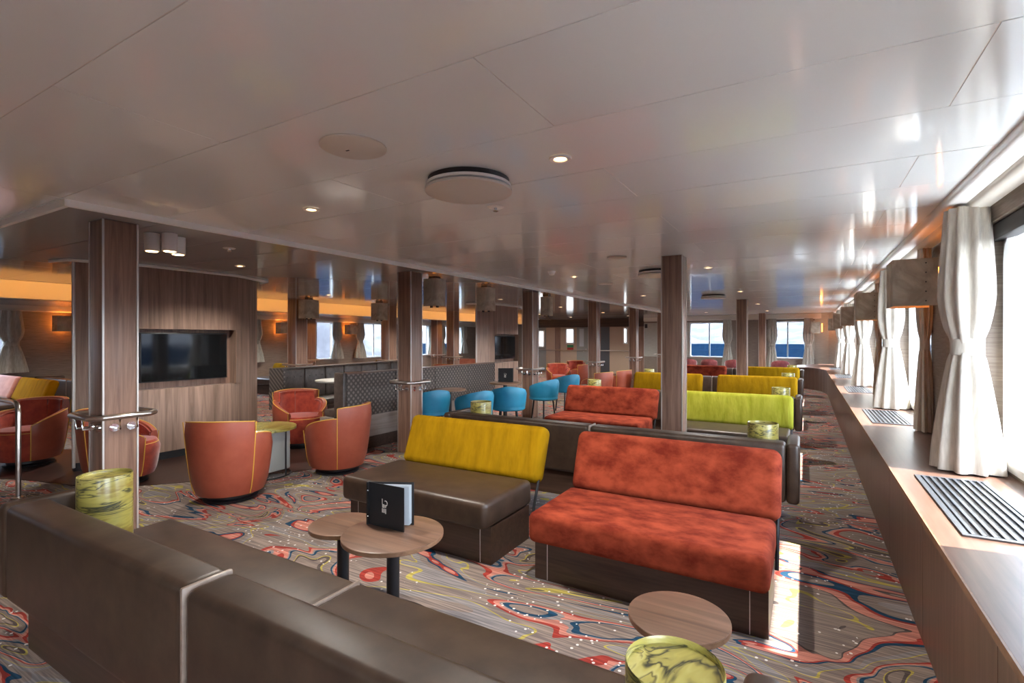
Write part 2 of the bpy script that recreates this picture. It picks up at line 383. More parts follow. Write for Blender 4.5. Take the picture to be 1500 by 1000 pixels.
# ---- starboard wall: piers, header, window band
WP, W0, WW = 3.4, 3.5, 1.84
wall_r = struct(box('wall_right', (1.02, 1.30, YB, 20.3, 2.24, 2.66), M['wallcloth']))
box('sill_wall', (1.12, 1.30, YB, 20.3, 0, .66), M['wallcloth'], wall_r)
ks = range(-2, 5)
for k in ks:
    yc = W0+k*WP
    if k == 4: a, b = yc-WW/2, min(20.3, yc+WW/2)
    window(yc, WW, .66, 2.24, 'x', 1.20, -1, r=.17, fr=.09)
    if k < 0: continue
    bl = tag(box('roller_blind', (1.04, 1.13, yc-WW/2+.01, yc+WW/2-.01, 2.13, 2.235), M['blind'], bev=.012), 'black roller blind cassette above the starboard window, number %d along the wall' % (k+3), 'blind')
    if k < 1: bl['label'] = {0: 'black roller blind cassette over the nearest visible starboard window'}[k]
    else: bl['label'] = '%s black roller blind cassette down the starboard window row' % ['', 'second', 'third', 'fourth', 'farthest'][k]
for k in range(-2, 5):
    y0, y1 = W0+k*WP+WW/2, W0+(k+1)*WP-WW/2
    box('pier', (1.0, 1.30, y0, min(y1, 20.3), .64, 2.24), M['wallcloth'], wall_r, bev=.01)
# front wall
def fx(u):  # X on the front wall for a column of the picture
    a = (u-750)/738; s, c = math.sin(math.radians(30.25)), math.cos(math.radians(30.25)); return YF*(-s+a*c)/(c+a*s)
wall_f = struct(box('wall_front', (XL, -11.6, YF, YF+.2, 0, 2.66), M['wallcloth']))
for a, b, z0, z1, mt in ((-11.6, .3, 2.16, 2.66, 'wallcloth'), (-5.9, .3, 0, .76, 'wallcloth'), (-5.9, -4.06, .76, 2.16, 'wallclothpale'), (-2.55, -1.16, .76, 2.16, 'wallcloth'), (0.0, .30, .76, 2.16, 'wallclothpale')):
    box('panel', (a, b, YF, YF+.2, z0, z1), M[mt], wall_f)
corner = struct(prism('wall_corner', [(.28, YF), (.70, YF-.25), (1.0, YF-.95), (1.3, YF-.95), (1.3, YF+.2), (.28, YF+.2)], .0, 2.66, M['wallclothpale']))
window(-3.31, 1.50, .76, 2.16, 'y', YF+.08, -1, r=.05, fr=.05, mullion=True)
window(-.58, 1.16, .76, 2.16, 'y', YF+.08, -1, r=.05, fr=.05, mullion=True)
struct(box('trim_7', (-5.9, .8, YF-.12, YF, 2.22, 2.42), M['cream'], bev=.03, seg=3))
# lobby partition in the front wall, doors and lights
lob = struct(box('wall_lobby', (-11.6, -5.9, YF-.06, YF, 2.02, 2.40), M['woodx']))
for a, b, mt in ((788, 800, 'greydoor'), (800, 813, 'beige'), (813, 821, 'woodz'), (821, 845, 'beige'), (863, 880, 'woodz'), (880, 893, 'slate'), (893, 921, 'beige'), (921, 943, 'woodz')):
    box('panel', (fx(a), fx(b), YF, YF+.12, 0, 2.03), M[mt], lob)
box('panel', (-11.6, fx(788), YF, YF+.12, 0, 2.03), M['woodz'], lob)
d1 = struct(box('door_1', (fx(845), fx(863), YF-.02, YF+.1, 0, 2.03), M['greydoor'], bev=.01))
dp = box('glazing', (fx(849), fx(855.5), YF-.035, YF-.018, 1.15, 1.95), M['paper'], d1, bev=.006); box('door_handle', (fx(858), fx(860), YF-.08, YF-.02, .98, 1.05), M['steel'], d1, bev=.01)
def porthole(u0, u1, z0, z1):
    wcount[0] += 1
    o = struct(box('window_%d' % wcount[0], (fx(u0), fx(u1), YF-.03, YF, z0, z1), M['winframe'], bev=.012))
    box('pane', (fx(u0)+.06, fx(u1)-.06, YF-.045, YF-.028, z0+.06, z1-.06), emit('daylit_pane_%d' % wcount[0], (.85, .9, .95), .9), o, bev=.006); return o
porthole(829, 841.5, 1.28, 1.98); porthole(913, 919.5, 1.28, 1.98); porthole(789, 798, 1.1, 1.9)
sg = tag(box('sign', (fx(831), fx(840), YF-.02, YF, 1.1, 1.22), M['signgreen']), 'small green sign under the lobby window', 'sign')
sg = tag(box('sign', (fx(831), fx(840), YF-.02, YF, .96, 1.09), M['signred']), 'small red sign under the lobby window', 'sign')
sg = tag(box('sign', (fx(944.5), fx(948.5), YF-.02, YF, 1.95, 2.12), M['black'], bev=.005), 'small black sign on the pale wall by the lobby', 'sign')
hr = empty('handrail', (-8.6, YF-.1, 0), 'long steel handrail across the lobby partition', 'handrail')
tube('rail', [(-2.5, 0, .98), (2.5, 0, .98)], .02, M['steel'], hr)
for x in (-2.3, 0, 2.3): tube('bracket', [(x, 0, .98), (x, 0, .92), (x, .1, .92)], .01, M['steel'], hr)
# port wall
wall_l = struct(box('wall_left', (XL-.2, XL, YB, YF, 2.10, 2.66), M['wallcloth']))
box('sill_wall', (XL-.2, XL, YB, YF, 0, .78), M['wallcloth'], wall_l)
pw = [(-2.6, -.4), (.9, 3.75), (7.3, 9.1), (10.75, 12.1), (13.2, 14.9), (15.6, 17.3), (18.05, 19.7)]
prev = YB
for a, b in pw:
    box('pier', (XL-.2, XL+.02, prev, a, .78, 2.10), M['wallcloth'], wall_l); prev = b
    window((a+b)/2, b-a, .78, 2.10, 'x', XL-.08, 1, r=.05, fr=.05, mullion=True)
box('pier', (XL-.2, XL+.02, prev, YF, .78, 2.10), M['wallcloth'], wall_l)
struct(box('trim_8', (XL, XL+.14, YB, YF, 2.08, 2.21), M['cream'], bev=.03))

# ------------------------------------------------------------------ outside: added sun limiter and bounce slab, sea, mountains
tag(box('sun_limiter', (1.31, 1.955, YB, YF, 2.62, 2.8), M['white']), 'unseen white overhang added outside the starboard windows to limit the sun', kind='structure')  # unseen overhang, added to trim the sun stripe on the floor
tag(box('bounce_slab', (1.31, 2.15, YB, YF, -.1, .0), M['white']), 'unseen pale slab added outside the starboard windows to bounce light inside', kind='structure')  # unseen slab, added to bounce sunlight up to the ceiling
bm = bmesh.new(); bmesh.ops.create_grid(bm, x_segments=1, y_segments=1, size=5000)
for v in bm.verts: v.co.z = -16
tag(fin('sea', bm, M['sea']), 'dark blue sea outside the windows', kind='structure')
def range_mesh(name, a0, a1, r0, r1, hfun, label, na=160, nr=14):
    from mathutils import noise
    bm = bmesh.new(); g = []
    for i in range(na+1):
        a = math.radians(a0+(a1-a0)*i/na); row = []
        for j in range(nr+1):
            q = j/nr; r = r0+(r1-r0)*q
            x, y = -r*math.sin(a), r*math.cos(a)
            s = r0/2000.
            hgt = hfun(a)*(q**.8)*(1+.8*noise.fractal(Vector((x/(260*s+30), y/(260*s+30), 3)), 1, 2, 6))
            row.append(bm.verts.new((x, y, -16.5+max(0, hgt))))
        g.append(row)
    for i in range(na):
        for j in range(nr): bm.faces.new((g[i][j], g[i+1][j], g[i+1][j+1], g[i][j+1]))
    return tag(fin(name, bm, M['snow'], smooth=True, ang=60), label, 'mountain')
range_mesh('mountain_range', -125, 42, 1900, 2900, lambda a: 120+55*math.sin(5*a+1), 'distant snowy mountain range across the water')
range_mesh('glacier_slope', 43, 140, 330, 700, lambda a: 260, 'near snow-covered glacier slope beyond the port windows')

# ------------------------------------------------------------------ console under the starboard windows
con = empty('window_console', (0, 0, 0), 'long walnut console running under the starboard windows', 'console')
ZC = .64
front = [(.50, YB)]+[(.50, 15.8)]+[(-.30+.80*math.cos(math.radians(a)), 15.8+1.9*math.sin(math.radians(a))) for a in range(10, 91, 10)]
def offset(pts, d): return [(x+d, y+d*.6) if i > 1 else (x+d, y) for i, (x, y) in enumerate(pts)]
prism('worktop', offset(front, -.012)+[(-.312, 18.6), (.3, 20.2), (1.115, 20.2), (1.115, YB)], ZC-.03, ZC, M['woody'], con)
body = [p for p in front[:2]]
y = YB; segs = []
while y < 15.7: segs.append(((.50, y), (.50, min(y+1.13, 15.8)))); y += 1.13
segs += list(zip(front[1:], front[2:]))
for (xa, ya), (xb, yb) in segs:
    dx, dy = xb-xa, yb-ya; l = math.hypot(dx, dy); nx, ny = dy/l*.03, -dx/l*.03; g = .0015
    ux, uy = dx/l*g, dy/l*g
    prism('front_panel', [(xa+ux, ya+uy), (xb-ux, yb-uy), (xb-ux+nx, yb-uy+ny), (xa+ux+nx, ya+uy+ny)], .0, ZC-.03, M['consolewood'], con)
tag(box('edge_strip', (.480, .4875, YB, 15.8, ZC-.03, ZC), M['tableedge'], con), 'lighter front edging')
ord_ = ['nearest', 'second', 'third', 'fourth', 'farthest']
for k in range(0, 5):
    yc = W0+k*WP
    v = empty('air_vent', (.76, yc-.05, ZC+.0006), '%s grey slatted air vent set into the window console' % (ord_[k] if k >= 0 else 'out-of-view'), 'vent', 'console vents')
    bm = bmesh.new()
    for d in ((-.17, -.145, -.57, .57), (.145, .17, -.57, .57), (-.145, .145, -.57, -.545), (-.145, .145, .545, .57)): addbox(bm, *d, 0, .008)
    fin('vent_frame', bm, M['slate'], v); box('vent_well', (-.145, .145, -.545, .545, .0003, .001), M['black'], v)
    for i in range(8):
        x = -.128+i*.0365; box('slat', (x-.007, x+.007, -.545, .545, .001, .009), M['slate'], v)

# ------------------------------------------------------------------ curtains and sconces, starboard
for k in range(-1, 5):
    for sgn in (-1, 1):
        y = W0+k*WP+sgn*(WW/2+.0)
        if y > 19.5 or y < 1.2: continue
        side = 'near' if sgn < 0 else 'far'
        curtain('curtain', .905 if sgn > 0 else .955, y-.11 if sgn > 0 else y+.0, ZC+.012, 2.345, .135 if sgn > 0 else .058, .125, M['linen'],
                'cream tied-back curtain on the %s side of the %s starboard window' % (side, ord_[k] if k >= 0 else 'out-of-view'), group='starboard curtains', seed=k*2+sgn)
def sconce(x, y, z0, z1, dirx, label, group=None, along='x', lit=12):
    """parchment shade on a bracket, projecting from a wall towards dirx"""
    e = empty('wall_sconce', (x, y, z0), label, 'lamp', group); h = z1-z0; s = dirx
    def bx(nm, a, b, c, d, z_0, z_1, m, bev=0): return box(nm, (min(a*s, b*s), max(a*s, b*s), c, d, z_0, z_1), m, e, bev)
    bx('bracket', 0, .03, -.05, .05, h*.25, h*.9, M['steel'])
    sh = bx('shade', .115, .40, -.175, -.165, 0, h, M['parch'])
    bx('shade', .115, .40, .165, .175, 0, h, M['parch']); bx('shade', .39, .40, -.165, .165, 0, h, M['parch'])
    for i in range(5):
        bm = bmesh.new(); bmesh.ops.create_icosphere(bm, subdivisions=1, radius=.006, matrix=Matrix.Translation((s*.19, -.177, h*(.1+.2*i)))); fin('rivet', bm, M['black'], sh)
    bx('arm', .03, .20, -.012, .012, h*.5, h*.53, M['steel'])
    bx('bulb', .05, .075, -.10, .10, h*.12, h*.86, M['amber'])
    ld = bpy.data.lights.new('sconce_light', 'POINT'); ld.energy = lit; ld.color = (1, .32, .06); ld.shadow_soft_size = .05
    lo = bpy.data.objects.new('sconce_light', ld); COL.objects.link(lo); lo.location = (s*.10, 0, h*.55); lo.parent = e
    return e
for k in range(0, 5):
    y = W0+WP/2+k*WP
    if y < 19.6: sconce(1.0, y, 1.76, 2.13, -1, '%s parchment wall sconce with amber glow along the starboard piers' % ord_[k], 'starboard sconces', lit=.3)
for i, y in enumerate((4.6, 9.95, 12.65)):
    sconce(XL+.02, y, 1.66, 2.0, 1, ['parchment sconce with orange glow on the far left port wall', 'parchment sconce with orange glow between the port curtains, left of two', 'parchment sconce with orange glow between the port curtains, right of two'][i], 'port sconces', lit=3)
for i, (a, b) in enumerate(pw):
    for sgn, y in ((-1, a), (1, b)):
        if y < 3 : continue
        curtain('curtain', XL+.16, y+sgn*.02, .80, 2.08, .10, .20, M['linengrey'], 'grey-green tied-back curtain at the %s edge of port window %s' % ('near' if sgn < 0 else 'far', ['a', 'farthest left', 'behind the screen wall', 'left of the rear booth', 'right of the rear booth', 'before the sea', 'last'][i]), group='port curtains', seed=30+i*2+sgn, folds=7)
for i, x in enumerate((-2.62, -1.08, .08)):
    curtain('curtain', x, YF-.18, .08 if i == 0 else .05, 2.24, .17, .09, M['linengrey'], ['pale curtain right of the front window with the long sea view', 'pale curtain left of the right-hand front window', 'pale curtain at the far front corner'][i], group='front curtains', seed=60+i, tie=.55)
sconce(.55, YF-.62, 1.7, 2.08, -1, 'parchment sconce at the far starboard corner', lit=1.2)

# ------------------------------------------------------------------ columns
def column(x0, x1, y0, y1, ztop, label, rail=True, mat='woodz', zr=.93):
    cx, cy = (x0+x1)/2, (y0+y1)/2
    e = empty('column', (cx, cy, 0), label, 'column', 'wood-clad columns'); w, d = (x1-x0)/2, (y1-y0)/2
    box('shaft', (-w, w, -d, d, 0, ztop), M[mat], e, bev=.004)
    for sx_ in (-1, 1):
        for sy_ in (-1, 1): box('edge_strip', (sx_*w-.006, sx_*w+.006, sy_*d-.006, sy_*d+.006, 0, ztop), M['alu'], e)
    if rail:
        a, b, c = w+.10, d+.10, .06
        pts = [(-a+c, -b), (a-c, -b), (a, -b+c), (a, b-c), (a-c, b), (-a+c, b), (-a, b-c), (-a, -b+c)]
        r = tube('handrail', [(x, y, zr) for x, y in pts], .021, M['steel'], e, 10, True)
        for px, py, qx, qy in ((w*.4, -b, w*.4, -d), (a, -d*.4, w, -d*.4), (a, d*.6, w, d*.6), (-w*.6, -b, -w*.6, -d)):
            tube('bracket', [(px, py, zr-.015), (px, py, zr-.09), (qx, qy, zr-.09)], .008, M['chrome'], r, 8)
            bm = bmesh.new(); nrm = Vector((px-qx, py-qy, 0)).normalized()
            q = nrm.to_track_quat('Z', 'Y').to_matrix().to_4x4()
            bmesh.ops.create_cone(bm, cap_ends=True, segments=18, radius1=.034, radius2=.03, depth=.012, matrix=Matrix.Translation((qx, qy, zr-.09)) @ Matrix.Translation(nrm*.006) @ q)
            fin('bracket_plate', bm, M['chrome'], r, smooth=True)
    return e
CL = ['nearest wood column, beside the marbled lamp at far left', 'second wood column of the left row, behind the yellow bench', 'third wood column of the left row, beside the blue chairs',
      'fourth wood column of the left row, before the lobby', 'fifth wood column of the left row, before the pale wall', 'last wood column of the left row']
for i, y in enumerate((1.68, 5.01, 8.40, 11.77, 15.12, 18.5)): column(-4.67, -4.45, y, y+.22, ZL, CL[i])
column(-1.39, -1.17, 5.70, 5.92, ZU, 'nearest wood column of the right row, behind the salmon bench', rail=False)
column(-1.41, -1.19, 12.90, 13.12, ZU, 'second wood column of the right row, before the far yellow bench', rail=False)
column(-1.47, -1.25, 20.2, 20.42, ZU, 'last wood column of the right row, by the front windows', rail=False)
for i, (x, y, z) in enumerate(((-9.8, 7.3, ZL), (-9.65, 10.0, ZL), (-11.65, 9.0, 2.2), (-9.7, 12.9, ZL), (-11.4, 14.2, 2.2))):
    column(x-.14, x+.14, y-.14, y+.14, z, ['grey-brown port column with a shade beside it, left of the rear booth', 'grey-brown port column right of the rear booth', 'slim port column before the rear window', 'port column before the sea windows, right', 'port column before the sea windows, left'][i])

# ------------------------------------------------------------------ curved screen walls
def screen_wall(oy, label_w, label_t):
    pts = [(-7.14, 2.42), (-7.10, 2.42)]
    ctr = [(-6.93, 2.72), (-6.86, 2.99), (-6.86, 4.05), (-6.95, 4.25), (-7.08, 4.48), (-7.2, 4.66), (-7.36, 4.72)]
    pts = pts+ctr+[(-7.6, 4.72), (-7.6, 3.2), (-7.45, 2.92)]
    w = struct(bpy.data.objects.new('wall_screen', None)); COL.objects.link(w); w.location = (0, oy, 0); w['label'] = label_w
    def pr(nm, ps, z0, z1, m, bev=0): return prism(nm, ps, z0, z1, m, w, bev)
    pr('plinth', [(x-.03, y) for x, y in pts], 0, .10, M['black'])
    # cladding in strips round the niche Y 2.93..4.13, Z .90..1.60
    pr('cladding_low', pts, .10, .88, M['panelwood']); pr('cladding_high', pts, 1.62, ZL-.02, M['panelwood'])
    pr('cladding_side', [p for p in pts if p[1] < 2.8]+[(-6.88, 2.92), (-7.45, 2.92)], .88, 1.62, M['panelwood'])
    pr('cladding_side', [(-6.86, 4.13)]+[p for p in pts if p[1] > 4.2]+[(-7.6, 4.13)], .88, 1.62, M['panelwood'])
    box('niche_back', (-7.44, -7.02, 2.92, 4.13, .88, 1.62), M['woodz'], w)
    tube('edge_strip', [(-7.10, 2.405, 0.05), (-7.10, 2.405, ZL-.02)], .018, M['alu'], w)
    ring = [(x+.10 if x > -7.3 else x, (y-.1 if y < 2.5 else y+.1 if y > 4.5 else y), ZL-.012) for x, y in [(-7.3, 2.36)]+pts[1:-3]]
    tube('ceiling_ring', ring, .02, M['white'], w)
    t = empty('television', (-7.02, 3.51+oy, 0), label_t, 'television')
    box('bezel', (.0, .10, -.53, .53, .965, 1.575), M['black'], t, bev=.006); box('screen', (.10, .102, -.515, .515, .98, 1.56), M['screen'], t)
    return w
screen_wall(0, 'curved walnut screen wall with white ceiling ring at left', 'large black television in the near walnut wall niche')
screen_wall(8.0, 'second curved walnut screen wall behind the patterned booth', 'black television on the far walnut wall')

# ------------------------------------------------------------------ ceiling fittings
def disc(name, x, y, z, r, t, mat, label, cat, group=None):
    e = empty(name, (x, y, z), label, cat, group)
    lathe('cover', [(r*.94, -t), (r, -t*.6), (r, -.001)], mat, e, n=40); return e
s1 = disc('ceiling_speaker', -1.87, 1.70, ZU, .155, .012, M['cream'], 'flush round white ceiling disc left of the air diffuser', 'ceiling disc')
box('keyhole', (-.05, -.03, -.004, .004, -.0135, -.0115), M['black'], s1)
def diffuser(x, y, label):
    e = empty('air_diffuser', (x, y, ZU), label, 'air diffuser')
    lathe('neck', [(.20, -.05), (.235, -.0005)], M['black'], e, n=40)
    lathe('ring', [(.225, -.05), (.245, -.045), (.245, -.03), (.225, -.025)], M['white'], e, n=48)
    lathe('plate', [(.235, -.078), (.25, -.072), (.25, -.058), (.23, -.055)], M['cream'], e, n=48)
diffuser(-1.69, 2.40, 'large round raised air diffuser in the foreground ceiling')
diffuser(-1.68, 11.3, 'round raised air diffuser far down the right ceiling'); diffuser(-1.74, 6.85, 'round raised air diffuser beside the right column')
disc('ceiling_speaker', -1.84, 5.5, ZU, .11, .012, M['cream'], 'small flush ceiling disc near the right column', 'ceiling disc')
disc('ceiling_speaker', -2.88, 8.02, ZU, .12, .012, M['cream'], 'flush ceiling disc beside the ceiling edge trim', 'ceiling disc')
def sprinkler(x, y, z, label):
    e = empty('sprinkler', (x, y, z), label, 'sprinkler')
    lathe('rosette', [(.05, -.008), (.058, -.001)], M['white'], e, n=28); lathe('head', [(.012, -.035), (.02, -.03), (.01, -.02), (.012, -.008)], M['chrome'], e, n=14)
sprinkler(-1.87, 2.98, ZU, 'small white sprinkler rosette behind the raised diffuser'); sprinkler(-4.83, 2.84, ZL, 'small sprinkler on the lower ceiling right of the spotlights')
e = empty('smoke_detector', (-2.99, 6.2, ZU), 'white domed smoke detector near the ceiling edge', 'smoke detector')
lathe('base', [(.05, -.02), (.055, -.0005)], M['white'], e, n=28); lathe('dome', [(.012, -.058), (.035, -.05), (.045, -.02)], M['white'], e, n=28)
def downlight(x, y, z, label, group=None, power=9):
    e = empty('downlight', (x, y, z), label, 'downlight', group)
    bm = bmesh.new(); n = 28
    R = [[bm.verts.new((r*math.cos(2*PI*i/n), r*math.sin(2*PI*i/n), q)) for i in range(n)] for r, q in ((.058, -.001), (.055, -.009), (.036, -.009), (.030, -.002))]
    for a, b in zip(R, R[1:]):
        for i in range(n): bm.faces.new((a[i], a[(i+1) % n], b[(i+1) % n], b[i]))
    fin('trim_ring', bm, M['white'], e, smooth=True); lathe('lens', [(.030, -.004), (.030, -.001)], M['bulb'], e, n=20)
    ld = bpy.data.lights.new('downlight_beam', 'SPOT'); ld.energy = power*LAMP; ld.color = (1, .93, .84); ld.spot_size = 2.4; ld.spot_blend = .8; ld.shadow_soft_size = .04
    lo = bpy.data.objects.new('downlight_beam', ld); COL.objects.link(lo); lo.location = (0, 0, -.02); lo.parent = e
DL = [(-1.08, 2.34, ZU, 'warm downlight right of the raised air diffuser'), (-3.03, 2.37, ZU, 'warm downlight left of the raised air diffuser'),
      (-1.09, 6.9, ZU, 'warm downlight right of the near right column'), (-2.96, 6.9, ZU, 'warm downlight beside the smoke detector'),
      (-1.1, 10.7, ZU, 'warm downlight before the second right column'), (-3.0, 10.7, ZU, 'far warm downlight above the yellow benches')]
for a in DL: downlight(*a, power=60)
for x, y, lb in ((-1.08, -1.6, 'behind the viewer, right'), (-3.03, -1.6, 'behind the viewer, left'), (-1.1, 14.8, 'past the second right column'), (-3.0, 14.8, 'over the farthest salmon bench'), (-1.1, 18.6, 'before the right front window'), (-3.0, 18.6, 'before the left front window')): downlight(x, y, ZU, 'warm recessed downlight '+lb, 'far right-hand downlights', 60)
for x, fl in ((-5.9, 'right'), (-8.3, 'left')):
    for y, od in ((3.6, 'nearest'), (6.9, 'second'), (9.6, 'third'), (12.8, 'fourth'), (16.2, 'fifth'), (19, 'farthest')): downlight(x, y, ZL, od+' downlight of the lower inner ceiling, '+fl+' file', 'inner ceiling downlights', 55)
for y, od in ((2.5, 'nearest'), (6, 'second'), (9.5, 'third'), (13, 'fourth'), (16.5, 'farthest')): downlight(-12.6, y, 2.2, od+' warm downlight over the port window seats', 'port downlights', 40)
def spot_can(x, y, label):
    e = empty('ceiling_spotlight', (x, y, ZL), label, 'spotlight')
    lathe('can', [(.050, -.15), (.055, -.145), (.055, -.001)], M['white'], e, n=28); lathe('lens', [(.042, -.153), (.042, -.151)], M['bulb'], e, n=20)
spot_can(-4.72, 2.12, 'white cylindrical spotlight touching the near column'); spot_can(-4.60, 2.20, 'white cylindrical spotlight, foremost of the pair by the near column'); spot_can(-4.71, 2.32, 'white cylindrical spotlight, rear one of the pair by the near column')
def hung_shade(x, y, z1, w, h, label, rz=0):
    e = empty('pendant_lamp', (x, y, z1), label, 'lamp', 'parchment ceiling shades', rz)
    box('mount', (-.06, .06, -.06, .06, -.03, 0), M['black'], e)
    bm = bmesh.new(); pts = rrect(0, 0, w, w, w*.3)
    n = len(pts); A = [[bm.verts.new((x_*k, y_*k, z_)) for x_, y_ in pts] for k, z_ in ((1, -h), (1, -.04), (.96, -.04), (.96, -h))]
    for j in range(4):
        for i in range(n): bm.faces.new((A[j][i], A[j][(i+1) % n], A[(j+1) % 4][(i+1) % n], A[(j+1) % 4][i]))
    fin('shade', bm, M['parch'], e, smooth=True, ang=50)
    for s_ in (-1, 1): box('foot', (s_*w*.2-.015, s_*w*.2+.015, -.015, .015, -h-.02, -.03), M['black'], e)
    lathe('bulb', [(.03, -h*.6), (.03, -.06)], M['amber'], e, n=12)
hung_shade(-4.55, 5.62, ZL, .27, .42, 'parchment ceiling shade against the second left column'); hung_shade(-4.58, 7.0, ZL, .27, .42, 'parchment ceiling shade with orange light on the ceiling, by the far television')
hung_shade(-4.5, 9.1, ZL, .22, .42, 'parchment ceiling shade against the third left column'); hung_shade(-9.35, 7.25, ZL, .36, .44, 'parchment ceiling shade beside the left port column'); hung_shade(-8.75, 8.75, ZL, .33, .44, 'parchment ceiling shade above the rear booth')

# ------------------------------------------------------------------ brown sofas that face away from the camera
def sofa(x0, x1, y, label):
    e = empty('leather_sofa', ((x0+x1)/2, y, 0), label, 'sofa', 'brown leather sofas'); h = (x1-x0)/2
    Lm = M['leather']
    box('base', (-h+.06, h-.06, .07, .64, 0, .245), M['woodx'], e)
    for a, b in ((-h, -.006), (.006, h)):
        box('back_panel', (a, b, 0, .17, .24, .70), Lm, e, bev=.035, seg=4)
        sgn = -1 if a < -.1 else 1
        o = a if sgn < 0 else b; i = b if sgn < 0 else a
        # seat cushion cut out for the lamp shelf in the outer corner
        pts = [(o, .47), (o, .74), (i, .74), (i, .172), (o-sgn*.34, .172), (o-sgn*.34, .47)]
        prism('seat_cushion', pts, .25, .42, Lm, e, .03, 3)
        box('lamp_shelf', (min(o, o-sgn*.335), max(o, o-sgn*.335), .172, .468, .25, .405), M['woodx'], e)
        box('side_panel', (min(o, o+sgn*.09), max(o, o+sgn*.09), .0, .50, .24, .70), Lm, e, bev=.03, seg=4)
    box('seam', (-.009, .009, -.004, .165, .26, .703), M['seam'], e, bev=.008); box('seam', (-.007, .007, .18, .742, .3, .4225), M['seam'], e, bev=.006)
    return e
def drum(x, y, z, label):
    e = empty('drum_lamp', (x, y, z), label, 'lamp', 'marbled drum lamps')
    R = .117
    bm = bmesh.new(); n = 40; prof = [(R*.97, .0), (R, .01), (R, .385), (R*.985, .39), (R*.96, .385), (R*.955, .372), (.001, .368)]
    rr = [[bm.verts.new((r*math.cos(2*PI*i/n), r*math.sin(2*PI*i/n), q)) for i in range(n)] for r, q in prof]
    for a, b in zip(rr, rr[1:]):
        for i in range(n): bm.faces.new((a[i], a[(i+1) % n], b[(i+1) % n], b[i]))
    bm.faces.new(rr[0]); fin('shade', bm, M['marble'], e, smooth=True)
    o = lathe('base_ring', [(R*.9, -.004), (R*.9, .002)], M['black'], e, n=28); return e
SP = 3.5
SL = ['brown leather sofa in the foreground, seen from behind', 'brown leather sofa directly behind the near yellow and salmon benches', 'brown leather sofa behind the lime bench', 'brown leather sofa behind the pair of yellow benches', 'farthest brown leather sofa before the front windows']
DLb = [('marbled olive drum lamp on the left end of the foreground sofa', 'marbled olive drum lamp at the bottom edge beside the round side table'),
       ('marbled olive drum lamp behind the near yellow bench', 'marbled olive drum lamp behind the near salmon bench'),
       ('marbled olive drum lamp behind the far salmon bench', 'marbled olive drum lamp behind the lime bench'),
       ('marbled olive drum lamp behind the left far yellow bench', 'marbled olive drum lamp behind the right far yellow bench'),
       ('marbled olive drum lamp on the farthest sofa, left end', 'marbled olive drum lamp on the farthest sofa, right end')]
for k in range(5):
    y = .86+SP*k
    sofa(-3.32, -.13, y, SL[k])
    drum(-3.14, y+.335, .41, DLb[k][0]); d_ = drum(-.255 if k == 0 else -.31, y+(.335 if k else .30), .41, DLb[k][1]); d_.scale = (.92, .92, .93) if k == 0 else (1, 1, 1)

# ------------------------------------------------------------------ benches that face the camera
def bench(x0, x1, yf, seat, back, label, group):
    e = empty('bench_seat', ((x0+x1)/2, yf, 0), label, 'bench', group); h = (x1-x0)/2
    box('base', (-h+.0, h-.0, .09, .62, 0, .25), M['woodx'], e)
    for s_ in (-1, 1): box('joint_strip', (s_*(h-.085)-.002, s_*(h-.085)+.002, .087, .09, .005, .248), M['alu'], e)
    box('seat_cushion', (-h-.01, h+.01, .0, .655, .25, .435), M[seat], e, bev=.04, seg=4)
    # rounded bolster back, tilted
    bm = bmesh.new(); addbox(bm, -h-.03, h+.03, -.075, .075, 0, .44, bev=.06, seg=5)
    bmesh.ops.rotate(bm, verts=bm.verts, cent=(0, 0, 0), matrix=Matrix.Rotation(-.36, 3, 'X'))
    bmesh.ops.translate(bm, verts=bm.verts, vec=(0, .752, .378))
    fin('backrest', bm, M[back], e, smooth=True)
    for s_ in (-1, 1):
        x = s_*(h-.0+.012)
        tube('support_bar', [(x, .64, .13), (x, .75, .40), (x, .84, .58)], .011, M['black'], e)
    return e
BX = ((-3.12, -1.80), (-1.47, -.16))
BC = [(('leather', 'yellow', 'near yellow-backed bench with a brown leather seat'), ('salmon', 'salmon', 'near salmon velvet bench, largest in view')),
      (('salmon', 'salmon', 'salmon velvet bench beyond the near one, left of the right-row column'), ('leather', 'lime', 'lime-green backed bench with a brown leather seat')),
      (('leather', 'yellow', 'yellow-backed bench left of the right-row column'), ('leather', 'yellow', 'yellow-backed bench directly behind the lime bench')),
      (('salmon', 'salmon', 'farthest salmon velvet bench, left of the farthest yellow one'), ('leather', 'yellow', 'farthest yellow-backed bench at right'))]
for k in range(4):
    for (a, b), (st, bk, lb) in zip(BX, BC[k]): bench(a, b, 2.72+SP*k, st, bk, lb, 'bolster-backed benches')
PB = [(-12.4, -11.05, 2.6, 'yellow', 'yellow-backed bench at the far left port window'), (-14.0, -12.6, 2.6, 'pink', 'pink-backed bench at the picture\'s left edge'),
      (-13.3, -12.0, 8.3, 'yellow', 'yellow-backed bench beyond the rear booth, left'), (-12.3, -10.9, 11.3, 'yellow', 'yellow-backed bench beyond the rear booth, right'), (-11.2, -10.0, 13.75, 'pink', 'pink-backed bench beyond the second left column')]
for a, b, y, c, lb in PB: bench(a, b, y, 'leather', c, lb, 'port side benches')
sofa(-14.0, -10.9, 4.1, 'dark brown leather sofa at the far left behind the yellow bench'); drum(-12.0, 4.25, .706, 'marbled olive drum lamp on the far left sofa')

